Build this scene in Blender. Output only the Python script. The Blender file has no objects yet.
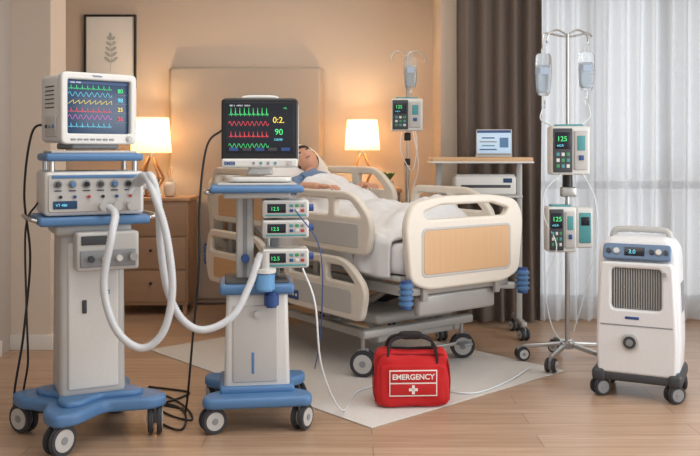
import bpy, bmesh, math, random
from mathutils import Vector, Matrix, Euler
random.seed(4)
S=bpy.context.scene
COL=S.collection
D=math.radians
try: S.view_settings.view_transform='Standard'
except Exception: pass

# ---------------- materials ----------------
def lin(c):
    return tuple(((v/255)/12.92 if v/255<=0.04045 else (((v/255)+0.055)/1.055)**2.4) for v in c)+(1,)
MC={}
def mat(name,c,rough=.5,metal=0,emit=0,bump=0,bscale=60,var=.04,alpha=1,trans=0,coat=0):
    if name in MC: return MC[name]
    m=bpy.data.materials.new(name); m.use_nodes=True
    nt=m.node_tree; b=nt.nodes['Principled BSDF']
    col=lin(c)
    tc=nt.nodes.new('ShaderNodeTexCoord'); no=nt.nodes.new('ShaderNodeTexNoise')
    no.inputs['Scale'].default_value=bscale; no.inputs['Detail'].default_value=4
    nt.links.new(tc.outputs['Object'],no.inputs['Vector'])
    mx=nt.nodes.new('ShaderNodeMix'); mx.data_type='RGBA'
    mx.inputs[6].default_value=tuple(v*(1-var) for v in col[:3])+(1,)
    mx.inputs[7].default_value=tuple(min(1,v*(1+var)) for v in col[:3])+(1,)
    nt.links.new(no.outputs['Fac'],mx.inputs[0]); nt.links.new(mx.outputs[2],b.inputs['Base Color'])
    b.inputs['Roughness'].default_value=rough; b.inputs['Metallic'].default_value=metal
    b.inputs['Alpha'].default_value=alpha; b.inputs['Transmission Weight'].default_value=trans
    b.inputs['Coat Weight'].default_value=coat
    if emit:
        b.inputs['Emission Color'].default_value=col; b.inputs['Emission Strength'].default_value=emit
    if bump:
        bp=nt.nodes.new('ShaderNodeBump'); bp.inputs['Strength'].default_value=bump; bp.inputs['Distance'].default_value=.004
        nt.links.new(no.outputs['Fac'],bp.inputs['Height']); nt.links.new(bp.outputs['Normal'],b.inputs['Normal'])
    MC[name]=m; return m
def woodmat(name,c1,c2,scale=(2,30,30),rough=.45):
    if name in MC: return MC[name]
    m=mat(name,c1,rough); nt=m.node_tree
    no=[n for n in nt.nodes if n.type=='TEX_NOISE'][0]; tc=[n for n in nt.nodes if n.type=='TEX_COORD'][0]
    mp=nt.nodes.new('ShaderNodeMapping'); mp.inputs['Scale'].default_value=scale
    nt.links.new(tc.outputs['Object'],mp.inputs['Vector']); nt.links.new(mp.outputs['Vector'],no.inputs['Vector'])
    no.inputs['Scale'].default_value=1.5
    mx=[n for n in nt.nodes if n.type=='MIX'][0]; mx.inputs[6].default_value=lin(c1); mx.inputs[7].default_value=lin(c2)
    return m
WHITE=mat('device_white_plastic',(216,216,213),.35)
OFFW=mat('device_grey_white_plastic',(190,189,186),.4)
GREY=mat('device_grey_plastic',(138,141,144),.45)
DGREY=mat('dark_grey_plastic',(62,65,70),.5)
BLACK=mat('black_plastic',(20,20,22),.4)
RUBBER=mat('rubber_dark',(58,58,62),.7)
BLUE=mat('blue_cart_plastic',(84,126,172),.4)
DBLUE=mat('deep_blue_plastic',(44,78,136),.4)
STEEL=mat('brushed_steel',(190,190,188),.28,.9)
PAINTM=mat('painted_frame_grey',(176,175,172),.4,.2)
IVORY=mat('bed_ivory_plastic',(224,217,205),.38)
INLAY=woodmat('bed_wood_inlay',(204,162,120),(216,178,136),(30,2,2))
INLAY2=woodmat('bed_wood_inlay_side',(200,158,118),(212,174,132),(2,2,30))
SHEET=mat('white_bed_linen',(226,227,229),.85,bump=.3,bscale=14)
TUBE=mat('corrugated_tube_plastic',(214,218,222),.35,alpha=.86)
CLEAR=mat('clear_iv_tube',(225,232,236),.2)
SCR=mat('screen_dark',(12,16,26),.25,emit=.5)
SCRB=mat('screen_blue',(26,52,80),.25,emit=.45)
GRN=mat('led_green',(70,215,120),.5,emit=.75); YEL=mat('led_yellow',(230,205,80),.5,emit=.75)
RED=mat('led_red',(225,70,80),.5,emit=.7); CYA=mat('led_cyan',(100,200,225),.5,emit=.7)
MAG=mat('led_magenta',(200,100,190),.5,emit=.7); WLED=mat('led_white',(220,228,235),.5,emit=.7)
TEAL=mat('pump_teal',(80,150,155),.4)
KEYG=mat('key_green',(70,150,100),.4)
PLUM=mat('key_red',(180,60,60),.4)

# ---------------- geometry helpers ----------------
def root(name,loc=(0,0,0),rz=0):
    e=bpy.data.objects.new(name,None); e.empty_display_size=.1; COL.objects.link(e)
    e.location=loc; e.rotation_euler=(0,0,D(rz)); return e
def fin(name,me,m,parent,loc=(0,0,0),rot=(0,0,0),smooth=True,ang=35):
    if m is not None and not len(me.materials): me.materials.append(m)
    if smooth:
        for p in me.polygons: p.use_smooth=True
        try: me.set_sharp_from_angle(angle=D(ang))
        except Exception: pass
    o=bpy.data.objects.new(name,me); COL.objects.link(o); o.location=loc
    o.rotation_euler=tuple(D(a) for a in rot)
    if parent: o.parent=parent
    return o
def box(p,name,size,loc,m,bev=.006,rot=(0,0,0),taper=None,seg=3):
    bm=bmesh.new(); bmesh.ops.create_cube(bm,size=1)
    for v in bm.verts:
        t=(v.co.z>0)
        v.co=Vector((v.co.x*size[0],v.co.y*size[1],v.co.z*size[2]))
        if t and taper: v.co.x*=taper[0]; v.co.y*=taper[1]
    if bev>0:
        bev=min(bev,min(size)*.48)
        bmesh.ops.bevel(bm,geom=bm.edges[:],offset=bev,segments=seg,profile=.5,affect='EDGES')
    me=bpy.data.meshes.new(name); bm.to_mesh(me); bm.free()
    return fin(name,me,m,p,loc,rot)
def cyl(p,name,r,h,loc,m,axis='Z',r2=None,seg=28,bev=.002,rot=None):
    bm=bmesh.new(); bmesh.ops.create_cone(bm,cap_ends=True,segments=seg,radius1=r,radius2=r if r2 is None else r2,depth=h)
    if bev>0:
        es=[e for e in bm.edges if len(e.link_faces)==2 and any(len(f.verts)>4 for f in e.link_faces)]
        if es and min(r,r if r2 is None else r2)>bev*1.5: bmesh.ops.bevel(bm,geom=es,offset=min(bev,h*.4),segments=2,affect='EDGES')
    me=bpy.data.meshes.new(name); bm.to_mesh(me); bm.free()
    if rot is None: rot={'Z':(0,0,0),'X':(0,90,0),'Y':(90,0,0)}[axis]
    return fin(name,me,m,p,loc,rot)
def catmull(pts,n=10):
    P=[Vector(p) for p in pts]
    if len(P)<3 : 
        return [P[0].lerp(P[-1],i/n) for i in range(n+1)]
    Q=[P[0]*2-P[1]]+P+[P[-1]*2-P[-2]]; out=[]
    for i in range(1,len(Q)-2):
        a,b,c,d=Q[i-1],Q[i],Q[i+1],Q[i+2]
        for k in range(n):
            t=k/n
            out.append(.5*((2*b)+(c-a)*t+(2*a-5*b+4*c-d)*t*t+(3*b-3*c+d-a)*t**3))
    out.append(P[-1]); return out
def sweep(p,name,pts,r,m,seg=10,smooth=True,n=10,corr=0):
    C=catmull(pts,n) if smooth else [Vector(q) for q in pts]
    if corr:
        L=[0]
        for a,b in zip(C,C[1:]): L.append(L[-1]+(b-a).length)
        N=int(L[-1]/corr*2); N=max(N,8); R=[]; j=0
        for i in range(N+1):
            s=L[-1]*i/N
            while j<len(L)-2 and L[j+1]<s: j+=1
            t=(s-L[j])/max(1e-9,L[j+1]-L[j]); R.append(C[j].lerp(C[j+1],t))
        C=R
    bm=bmesh.new(); rings=[]; up=None
    for i,c in enumerate(C):
        t=(C[min(i+1,len(C)-1)]-C[max(i-1,0)]).normalized()
        if up is None:
            up=t.orthogonal().normalized()
        else:
            up=(up-t*up.dot(t)).normalized()
        s=t.cross(up)
        rr=r*(1 if not corr else (1.0 if i%2 else .84))
        rings.append([bm.verts.new(c+(up*math.cos(2*math.pi*k/seg)+s*math.sin(2*math.pi*k/seg))*rr) for k in range(seg)])
    for a,b in zip(rings,rings[1:]):
        for k in range(seg): bm.faces.new((a[k],a[(k+1)%seg],b[(k+1)%seg],b[k]))
    bm.faces.new(rings[0][::-1]); bm.faces.new(rings[-1])
    bmesh.ops.recalc_face_normals(bm,faces=bm.faces[:])
    me=bpy.data.meshes.new(name); bm.to_mesh(me); bm.free()
    return fin(name,me,m,p,ang=60)
def rnd(poly,r,n=5):
    out=[]; N=len(poly)
    for i in range(N):
        a=Vector(poly[i-1]);b=Vector(poly[i]);c=Vector(poly[(i+1)%N])
        rr=r if not isinstance(r,(list,tuple)) else r[i]
        d1=(a-b);d2=(c-b); q=min(rr,d1.length*.48,d2.length*.48)
        s=b+d1.normalized()*q; e=b+d2.normalized()*q
        for k in range(n+1):
            t=k/n; out.append(tuple(s*(1-t)**2+b*2*t*(1-t)+e*t*t))
    return out
def rrect(cx,cy,w,h,r): return rnd([(cx-w/2,cy-h/2),(cx+w/2,cy-h/2),(cx+w/2,cy+h/2),(cx-w/2,cy+h/2)],r)
def panel(p,name,outer,holes,th,m,plane='XZ',loc=(0,0,0),bev=.006,rot=(0,0,0)):
    cu=bpy.data.curves.new(name+'_c','CURVE'); cu.dimensions='2D'; cu.fill_mode='BOTH'
    bev=min(bev,th*.45)
    cu.extrude=th/2-bev; cu.bevel_depth=bev; cu.bevel_resolution=2; cu.offset=-bev
    for pl in [outer]+list(holes):
        sp=cu.splines.new('POLY'); sp.points.add(len(pl)-1); sp.use_cyclic_u=True
        for i,q in enumerate(pl): sp.points[i].co=(q[0],q[1],0,1)
    o=bpy.data.objects.new('tmp',cu); COL.objects.link(o)
    bpy.context.view_layer.update()
    me=bpy.data.meshes.new_from_object(o.evaluated_get(bpy.context.evaluated_depsgraph_get()))
    bpy.data.objects.remove(o); bpy.data.curves.remove(cu)
    for v in me.vertices:
        x,y,z=v.co
        if plane=='XZ': v.co=(x,-z,y)
        elif plane=='YZ': v.co=(z,x,y)
    me.materials.clear()
    return fin(name,me,m,p,loc,rot,ang=40)
def text(p,s,size,loc,m,rot=(90,0,0),align='LEFT',ext=.0006,name='label',bold=0):
    cu=bpy.data.curves.new('t','FONT'); cu.body=s; cu.size=size; cu.extrude=ext; cu.align_x=align; cu.offset=bold
    o=bpy.data.objects.new('tmp',cu); COL.objects.link(o); bpy.context.view_layer.update()
    me=bpy.data.meshes.new_from_object(o.evaluated_get(bpy.context.evaluated_depsgraph_get()))
    bpy.data.objects.remove(o); bpy.data.curves.remove(cu); me.materials.clear()
    return fin(name,me,m,p,loc,rot,smooth=False)
def ribbon(p,name,pts,w,y,m):
    bm=bmesh.new(); vs=[]
    for i,(x,z) in enumerate(pts):
        a=pts[max(i-1,0)]; b=pts[min(i+1,len(pts)-1)]
        t=Vector((b[0]-a[0],b[1]-a[1])); t.normalize(); n=Vector((-t.y,t.x))*w/2
        vs.append((bm.verts.new((x+n.x,y,z+n.y)),bm.verts.new((x-n.x,y,z-n.y))))
    for a,b in zip(vs,vs[1:]): bm.faces.new((a[0],a[1],b[1],b[0]))
    me=bpy.data.meshes.new(name); bm.to_mesh(me); bm.free()
    return fin(name,me,m,p,smooth=False)
def ecg(x0,x1,z,amp,kind,n=5):
    pts=[]; N=n*16
    for i in range(N+1):
        t=i/N; ph=(t*n)%1
        if kind=='ecg': v=math.exp(-((ph-.5)/.05)**2)-.3*math.exp(-((ph-.6)/.04)**2)+.2*math.exp(-((ph-.8)/.08)**2)
        elif kind=='saw': v=ph
        else: v=.5+.5*math.sin(ph*2*math.pi)
        pts.append((x0+(x1-x0)*t,z+v*amp))
    return pts
def blob(p,name,size,loc,m,e1=.5,e2=.5,rot=(0,0,0),nu=36,nv=20,fn=None):
    def sp(v,e): return math.copysign(abs(v)**e,v)
    bm=bmesh.new(); rows=[]
    for j in range(nv+1):
        ph=-math.pi/2+math.pi*j/nv; row=[]
        for i in range(nu):
            th=2*math.pi*i/nu
            co=Vector((size[0]/2*sp(math.cos(ph),e1)*sp(math.cos(th),e2),size[1]/2*sp(math.cos(ph),e1)*sp(math.sin(th),e2),size[2]/2*sp(math.sin(ph),e1)))
            if fn: co=fn(co)
            row.append(bm.verts.new(co))
        rows.append(row)
    for a,b in zip(rows,rows[1:]):
        for i in range(nu): bm.faces.new((a[i],a[(i+1)%nu],b[(i+1)%nu],b[i]))
    bmesh.ops.remove_doubles(bm,verts=bm.verts[:],dist=1e-5)
    bmesh.ops.recalc_face_normals(bm,faces=bm.faces[:])
    me=bpy.data.meshes.new(name); bm.to_mesh(me); bm.free()
    return fin(name,me,m,p,loc,rot,ang=80)
def caster(p,x,y,r=.06,rz=0,top=.14,hub=None,z0=0):
    hub=hub or OFFW
    c=bpy.data.objects.new('caster',None); COL.objects.link(c); c.parent=p; c.location=(x,y,z0); c.rotation_euler=(0,0,D(rz))
    for s in(-1,1):
        cyl(c,'tyre',r,.022,(s*.02,0,r),RUBBER,'X',bev=.006)
        cyl(c,'hub',r*.76,.026,(s*.021,0,r),hub,'X',bev=.004)
        cyl(c,'hub_cap',r*.25,.030,(s*.022,0,r),GREY,'X')
    panel(c,'fork',rnd([(-.02,r*.7),(.025,r*.7),(.04,r*2.02),(-.03,r*2.12)],.01),[],.014,GREY,'YZ')
    cyl(c,'stem',.012,max(.02,top-1.7*r),(0,.005,(top+1.7*r)/2),STEEL)
    return c

# ---------------- room ----------------
WALL=mat('wall_warm_beige_paint',(212,196,180),.85,bump=.06,bscale=200,var=.02)
WALLG=mat('wall_greige_paint',(182,172,163),.85,bump=.06,bscale=200,var=.02)
TRIM=mat('trim_white_paint',(222,216,208),.5)
CEIL=mat('ceiling_paint',(228,226,222),.9)
FLOOR=bpy.data.materials.new('oak_plank_floor'); FLOOR.use_nodes=True
nt=FLOOR.node_tree; b=nt.nodes['Principled BSDF']
tc=nt.nodes.new('ShaderNodeTexCoord'); br=nt.nodes.new('ShaderNodeTexBrick')
br.inputs['Color1'].default_value=lin((192,163,138)); br.inputs['Color2'].default_value=lin((178,148,123)); br.inputs['Mortar'].default_value=lin((140,110,88))
br.inputs['Scale'].default_value=1; br.inputs['Mortar Size'].default_value=.002; br.inputs['Brick Width'].default_value=1.5; br.inputs['Row Height'].default_value=.16
mp=nt.nodes.new('ShaderNodeMapping'); mp.inputs['Scale'].default_value=(1.2,22,1)
no=nt.nodes.new('ShaderNodeTexNoise'); no.inputs['Scale'].default_value=1.6; no.inputs['Detail'].default_value=8
mx=nt.nodes.new('ShaderNodeMix'); mx.data_type='RGBA'; mx.blend_type='MULTIPLY'; mx.inputs[0].default_value=.55
cr=nt.nodes.new('ShaderNodeValToRGB'); cr.color_ramp.elements[0].position=.3; cr.color_ramp.elements[0].color=lin((205,190,178)); cr.color_ramp.elements[1].position=.65; cr.color_ramp.elements[1].color=(1,1,1,1)
L=nt.links
L.new(tc.outputs['Object'],br.inputs['Vector']); L.new(tc.outputs['Object'],mp.inputs['Vector']); L.new(mp.outputs['Vector'],no.inputs['Vector'])
L.new(no.outputs['Fac'],cr.inputs[0]); L.new(br.outputs['Color'],mx.inputs[6]); L.new(cr.outputs[0],mx.inputs[7]); L.new(mx.outputs[2],b.inputs['Base Color'])
b.inputs['Roughness'].default_value=.36

def slab(name,x0,x1,y0,y1,z0,z1,m):
    return box(None,name,(x1-x0,y1-y0,z1-z0),((x0+x1)/2,(y0+y1)/2,(z0+z1)/2),m,bev=0)
slab('floor',-3.3,3.5,-1.2,7.45,-.1,0,FLOOR)
slab('ceiling',-3.3,3.5,-1.2,7.45,2.8,2.9,CEIL)
slab('wall_back',-3.2,.7,7.3,7.45,0,2.8,WALL)
slab('wall_left',-3.3,-3.2,-1.2,7.45,0,2.8,WALLG)
slab('wall_partition',-2.21,-1.95,5.6,5.9,0,2.8,WALL)
slab('wall_partition_return',-3.2,-2.21,5.42,5.9,0,2.8,WALLG)
slab('wall_alcove_side',.7,.85,6.75,7.45,0,2.8,WALL)
def part(p,name,x0,x1,y0,y1,z0,z1,m,bev=0): return box(p,name,(x1-x0,y1-y0,z1-z0),((x0+x1)/2,(y0+y1)/2,(z0+z1)/2),m,bev=bev)
# right wall, with an unseen window opening added to let side light in 
wr=root('wall_right')
part(wr,'pier',3.4,3.5,-1.2,.6,0,2.8,WALLG); part(wr,'pier_end',3.4,3.5,4.9,7.45,0,2.8,WALLG)
part(wr,'lintel',3.4,3.5,.6,4.9,2.5,2.8,WALLG); part(wr,'sill',3.4,3.5,.6,4.9,0,.4,WALLG)
w2=root('added_side_window')  # unseen window, added as the opening for the side fill
for y in(.6,2.0,3.45,4.85): part(w2,'mullion',3.43,3.47,y,y+.05,.4,2.5,TRIM,.004)
for z in(.4,2.45): part(w2,'transom',3.43,3.47,.6,4.9,z,z+.05,TRIM,.004)
# window wall with opening
ww=root('wall_window')
part(ww,'pier',.7,1.3,6.6,6.75,0,2.8,WALL); part(ww,'pier_end',3.2,3.4,6.6,6.75,0,2.8,WALL)
part(ww,'lintel',1.3,3.2,6.6,6.75,2.55,2.8,WALL); part(ww,'sill',1.3,3.2,6.6,6.75,0,.12,WALL)
wi=root('window_1')
FRM=mat('window_frame_grey',(150,150,150),.5)
for x in(1.3,1.84,2.42,3.15): part(wi,'mullion',x,x+.06,6.63,6.71,.12,2.55,FRM,.004)
for z in(.12,1.0,2.5): part(wi,'transom',1.3,3.2,6.63,6.71,z,z+.06,FRM,.004)
part(None,'baseboard_back',-3.2,.7,7.28,7.3,0,.1,TRIM,.004)
part(None,'baseboard_partition',-2.21,-1.93,5.58,5.6,0,.1,TRIM,.004)
part(None,'baseboard_partition_side',-1.95,-1.93,5.6,5.9,0,.1,TRIM,.004)
part(None,'baseboard_left',-3.2,-2.19,5.4,5.42,0,.1,TRIM,.004)
part(None,'baseboard_alcove',.68,.7,6.6,7.28,0,.1,TRIM,.004)

# curtains
def curtain(name,x0,x1,y,z0,z1,pleat,amp,m,seed):
    r=random.Random(seed); nx=int((x1-x0)/pleat*12); nz=14
    phs=[r.uniform(-.5,.5) for _ in range(200)]
    bm=bmesh.new(); g=[]
    for j in range(nz+1):
        row=[]; v=j/nz
        for i in range(nx+1):
            u=i/nx; x=x0+(x1-x0)*u; k=(x-x0)/pleat
            ph=phs[int(k)]*(1-(k%1))+phs[int(k)+1]*(k%1)
            a=amp*(.75+.25*(1-v))*(1+.35*ph)
            row.append(bm.verts.new((x+.012*math.sin(k*3+v*4)*(1-v),y+a*math.sin(2*math.pi*k+ph*1.2+.3*math.sin(v*3)),z0+(z1-z0)*v)))
        g.append(row)
    for a,b2 in zip(g,g[1:]):
        for i in range(nx): bm.faces.new((a[i],a[i+1],b2[i+1],b2[i]))
    me=bpy.data.meshes.new(name); bm.to_mesh(me); bm.free()
    return fin(name,me,m,None,ang=180)
CURT=mat('taupe_curtain_fabric',(110,98,90),.9,bump=.3,bscale=300)
SHEER=bpy.data.materials.new('sheer_curtain_fabric'); SHEER.use_nodes=True
nt=SHEER.node_tree; nt.nodes.remove(nt.nodes['Principled BSDF']); out=nt.nodes['Material Output']
df=nt.nodes.new('ShaderNodeBsdfDiffuse'); df.inputs[0].default_value=(.76,.77,.78,1)
tl=nt.nodes.new('ShaderNodeBsdfTranslucent'); tl.inputs[0].default_value=(.70,.73,.76,1)
tp=nt.nodes.new('ShaderNodeBsdfTransparent')
m1=nt.nodes.new('ShaderNodeMixShader'); m1.inputs[0].default_value=.42
m2=nt.nodes.new('ShaderNodeMixShader')
# fabric looks denser edge-on in the folds: facing weight drives the see-through amount
lw=nt.nodes.new('ShaderNodeLayerWeight'); lw.inputs[0].default_value=.35
mr=nt.nodes.new('ShaderNodeMapRange'); mr.inputs[1].default_value=0; mr.inputs[2].default_value=.8; mr.inputs[3].default_value=.26; mr.inputs[4].default_value=.02
nt.links.new(lw.outputs['Facing'],mr.inputs[0]); nt.links.new(mr.outputs[0],m2.inputs[0])
nt.links.new(df.outputs[0],m1.inputs[1]); nt.links.new(tl.outputs[0],m1.inputs[2])
nt.links.new(m1.outputs[0],m2.inputs[1]); nt.links.new(tp.outputs[0],m2.inputs[2]); nt.links.new(m2.outputs[0],out.inputs[0])
curtain('blackout_curtain',.80,1.43,6.43,.02,2.72,.115,.045,CURT,2)
curtain('sheer_curtain',1.36,3.3,6.5,.02,2.72,.12,.05,SHEER,5)
rod=root('curtain_rod'); cyl(rod,'rail',.014,2.6,(2.05,6.45,2.745),STEEL,'X')
for x in(.9,3.2): box(rod,'bracket',(.02,.15,.02),(x,6.52,2.745),STEEL,.003)

# rug
RUG=mat('light_grey_woven_rug',(206,201,195),.95,bump=.8,bscale=90,var=.08)
ur=Vector((.745,.666,0)).normalized(); vr=Vector((-.666,.745,0)).normalized()
cen=Vector((.10,4.01,0))+ur*.78+vr*1.05
box(None,'area_rug',(1.56,2.1,.006),(cen.x,cen.y,.0035),RUG,.002,rot=(0,0,math.degrees(math.atan2(ur.y,ur.x))))

# ---------------- hospital bed ----------------
BANG=36.2; BLOC=(.65,4.86,.007)
bed=root('hospital_bed',BLOC,BANG)
T25=math.tan(D(25))
def bsurf(y): return .78 if y<1.35 else .78+(y-1.35)*T25
def endboard(y,top,name,ext=0):
    z0=.56
    o=rnd([(-.42,z0+.02),(-.30,z0-.03),(.30,z0-.03),(.42,z0+.02),(.455,top-.12),(.40,top-.015),(.2,top+.02),(-.2,top+.02),(-.40,top-.015),(-.455,top-.12)],[.05,.06,.06,.05,.1,.08,.1,.1,.08,.1])
    h=rnd([(-.30,top-.105),(.30,top-.105),(.33,top-.065),(.2,top-.03),(-.2,top-.03),(-.33,top-.065)],.02)
    panel(bed,name,o,[h],.05,IVORY,'XZ',(0,y,0),.014)
    for s in(-1,1):
        panel(bed,name+'_inlay',rrect(0,(z0+top-.12)/2+.005,.66,top-z0-.22,.03),[],.01,INLAY,'XZ',(0,y+s*.024,0),.003)
        panel(bed,name+'_inlay_rim',rrect(0,(z0+top-.12)/2+.005,.69,top-z0-.19,.04),[rrect(0,(z0+top-.12)/2+.005,.66,top-z0-.22,.03)],.012,OFFW,'XZ',(0,y+s*.022,0),.003)
endboard(.0,1.02,'footboard')
endboard(2.28,1.14,'headboard')
for y in(-.0,2.28):
    for s in(-1,1):
        for k in range(4): cyl(bed,'corner_bumper',.040,.028,(s*.45,y-.02 if y<1 else y+.0,.475+k*.031),BLUE,bev=.008)
        cyl(bed,'bumper_core',.03,.15,(s*.45,y-.02 if y<1 else y,.52),DBLUE)
    for s in(-1,1): box(bed,'board_post',(.04,.03,.2),(s*.28,y+(.03 if y<1 else -.03),.56),PAINTM,.008)
for s in(-1,1):
    box(bed,'upper_rail',(.045,2.2,.06),(s*.37,1.14,.52),PAINTM,.008)
    box(bed,'base_rail',(.05,1.5,.05),(s*.30,1.13,.2),PAINTM,.01)
for y in(.06,.6,1.2,1.8,2.22): box(bed,'cross_bar',(.78,.05,.05),(0,y,.52),PAINTM,.008)
for y in(.42,1.0,1.84): box(bed,'base_cross',(.66,.06,.05),(0,y,.2),PAINTM,.01)
box(bed,'end_crossbeam',(.86,.06,.05),(-.02,.38,.24),PAINTM,.012)
box(bed,'end_crossbeam',(.8,.06,.05),(0,1.9,.24),PAINTM,.012)
def strut(p,a,b,w,m,name='strut'):
    a=Vector(a);b=Vector(b);d=b-a
    o=box(p,name,(w,w,d.length),tuple((a+b)/2),m,w*.25); o.rotation_euler=d.to_track_quat('Z','Y').to_euler(); return o
for s in(-1,1):
    strut(bed,(s*.26,.45,.21),(s*.26,.95,.5),.04,PAINTM,'lift_arm'); strut(bed,(s*.26,1.75,.21),(s*.26,1.3,.5),.04,PAINTM,'lift_arm')
    strut(bed,(s*.2,.9,.21),(s*.2,.4,.5),.035,PAINTM,'lift_arm')
cyl(bed,'actuator',.035,.5,(0,.8,.34),DGREY,rot=(70,0,0)); box(bed,'motor_box',(.16,.22,.12),(0,1.15,.36),DGREY,.02)
cyl(bed,'actuator_rear',.03,.45,(.12,1.5,.36),DGREY,rot=(-70,0,0))
box(bed,'under_cover',(.62,.50,.07),(0,.66,.30),OFFW,.03)
box(bed,'end_skirt',(.60,.05,.12),(0,.08,.43),PAINTM,.02)
box(bed,'brake_bar',(.7,.02,.02),(-.02,.29,.12),STEEL,.005)
for s in(-1,1): box(bed,'brake_pedal',(.07,.07,.018),(s*.24,.25,.12),GREY,.008)
for x,y,a in((-.43,.38,40),(.34,.38,55),(-.385,1.9,-10),(.385,1.9,30)): caster(bed,x,y,.076,a,.25)
box(bed,'deck_foot',(.82,1.27,.03),(0,.72,.585),OFFW,.01)
o=box(bed,'deck_back',(.82,.92,.03),(0,1.35+.45*math.cos(D(25)),.59+.45*math.sin(D(25))),OFFW,.01,rot=(25,0,0))
def loftY(p,name,secs,m):
    bm=bmesh.new(); rings=[]
    for(y,z0,z1,w) in secs:
        pl=rnd([(-w,z0),(w,z0),(w,z1),(-w,z1)],.045,4)
        rings.append([bm.verts.new((q[0],y,q[1])) for q in pl])
    n=len(rings[0])
    for a,b2 in zip(rings,rings[1:]):
        for k in range(n): bm.faces.new((a[k],a[(k+1)%n],b2[(k+1)%n],b2[k]))
    bm.faces.new(rings[0]); bm.faces.new(rings[-1]); bmesh.ops.recalc_face_normals(bm,faces=bm.faces[:])
    me=bpy.data.meshes.new(name); bm.to_mesh(me); bm.free(); return fin(name,me,m,p,ang=60)
secs=[(.07,.63,.75,.40),(.085,.61,.775,.415)]+[(y,.605+max(0,y-1.35)*T25,bsurf(y),.42) for y in(.2,.8,1.3,1.38,1.5,1.8,2.1)]+[(2.14,.63+.79*T25,.75+.79*T25,.41)]
loftY(bed,'mattress',secs,SHEET)
def hbf(y):
    hb=.10+.08*math.exp(-((y-.33)/.09)**2)+.05*math.exp(-((y-.85)/.2)**2)
    if y>.95: hb=.13+.12*min(1,(y-.95)/.28)
    if y<.26: hb*=max(0,(y-.13)/.13)**.6
    return hb
def blanket():
    bm=bmesh.new(); g=[]; NX=90; NY=110; y0,y1=.13,1.46
    for j in range(NY+1):
        y=y0+(y1-y0)*j/NY; row=[]; hb=hbf(y)
        for i in range(NX+1):
            s=-1+2*i/NX
            fold=.010*math.sin(13*s+9*y)+.008*math.sin(27*y+7*s+2*math.sin(6*s))+.006*math.sin(23*s-15*y)
            if abs(s)<=.72:
                x=s/.72*.43; bx=(x-.04)/.27; h=hb*math.exp(-abs(bx)**3)
                z=bsurf(y)+.016+h+abs(fold)*1.6
                e=max(0,(abs(s)-.64)/.08); z-=.02*e*e
            else:
                t=(abs(s)-.72)/.28; sg=math.copysign(1,s)
                x=sg*(.43+.012*math.sin(t*1.6)+.007*t*math.sin(y*38)); z=bsurf(y)-.004-.17*t*(1+.1*math.sin(y*7))
            row.append(bm.verts.new((x,y,z)))
        g.append(row)
    for a,b2 in zip(g,g[1:]):
        for i in range(NX): bm.faces.new((a[i],a[i+1],b2[i+1],b2[i]))
    me=bpy.data.meshes.new('blanket'); bm.to_mesh(me); bm.free()
    o=fin('blanket',me,SHEET,bed,ang=180); s=o.modifiers.new('s','SOLIDIFY'); s.thickness=.014; s.offset=1
    return o
blanket()
sweep(bed,'blanket_hem',[(x,1.455+.01*math.sin(x*20),bsurf(1.455)+.028+hbf(1.45)*math.exp(-abs((x-.04)/.27)**3)) for x in(-.43,-.36,-.3,-.24,-.18,-.1,-.02,.06,.14,.22,.28,.34,.43)],.022,SHEET,seg=10)
def pf(c):
    f=1-.25*(abs(c.x)/.33)**4*(abs(c.y)/.22)**4
    return Vector((c.x*f,c.y*f,c.z))
blob(bed,'pillow',(.70,.46,.16),(.06,1.93,1.10),SHEET,.75,.45,(25,0,0),fn=pf)
blob(bed,'pillow_second',(.66,.40,.14),(.12,2.06,1.20),SHEET,.75,.45,(38,0,6),fn=pf)
def rail(s,t0,t1,z0,z1,xo,name,inlay=False,ctrl=False):
    w=t1-t0
    o=rnd([(t0+.06*w,z0),(t1-.06*w,z0),(t1,z0+.45*(z1-z0)),(t1-.06*w,z1),(t0+.22*w,z1),(t0,z0+.55*(z1-z0))],[.05,.05,.08,.07,.12,.08],6)
    h=z1-z0
    hs=[rnd([(t0+.12*w,z0+.60*h),(t0+.44*w,z0+.60*h),(t0+.44*w,z1-.14*h),(t0+.26*w,z1-.14*h)],.025),
        rnd([(t0+.52*w,z0+.60*h),(t1-.09*w,z0+.60*h),(t1-.11*w,z1-.14*h),(t0+.52*w,z1-.14*h)],.025)]
    panel(bed,name,o,hs,.042,IVORY,'YZ',(s*xo,0,0),.012)
    c=rrect((t0+t1)/2,z0+.30*h,w*.70,h*.38,.025)
    panel(bed,name+'_panel',c,[],.01,INLAY2 if inlay else OFFW,'YZ',(s*(xo+.019),0,0),.003)
    if ctrl:
        panel(bed,name+'_control_pad',rrect(t1-.14,z0+.2*h,.12,.06,.012),[],.012,DBLUE,'YZ',(s*(xo+.022),0,0),.003)
        for k in range(3): cyl(bed,'pad_key',.009,.006,(s*(xo+.03),t1-.18+k*.035,z0+.2*h),WHITE,'X')
def rail_arms(s,t0,t1,zt,xo):
    for t in(t0,t1):
        box(bed,'rail_arm',(.02,.05,zt-.47),(s*xo,t,(zt+.47)/2),PAINTM,.006)
        cyl(bed,'rail_pivot',.03,.05,(s*(xo-.015),t,.5),GREY,'X')
for s in(-1,1):
    rail(s,.22,1.04,.70,1.055,.475,'foot_rail')
    rail_arms(s,.45,.85,.75,.44)
    rail(s,1.18,2.18,.78,1.17,.475,'head_rail',True)
    rail_arms(s,1.4,1.95,.82,.44)
rail(-1,.24,1.12,.33,.675,.50,'lower_guard',False,True)
rail(-1,1.22,2.20,.34,.72,.50,'lower_guard',True,False)

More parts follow.
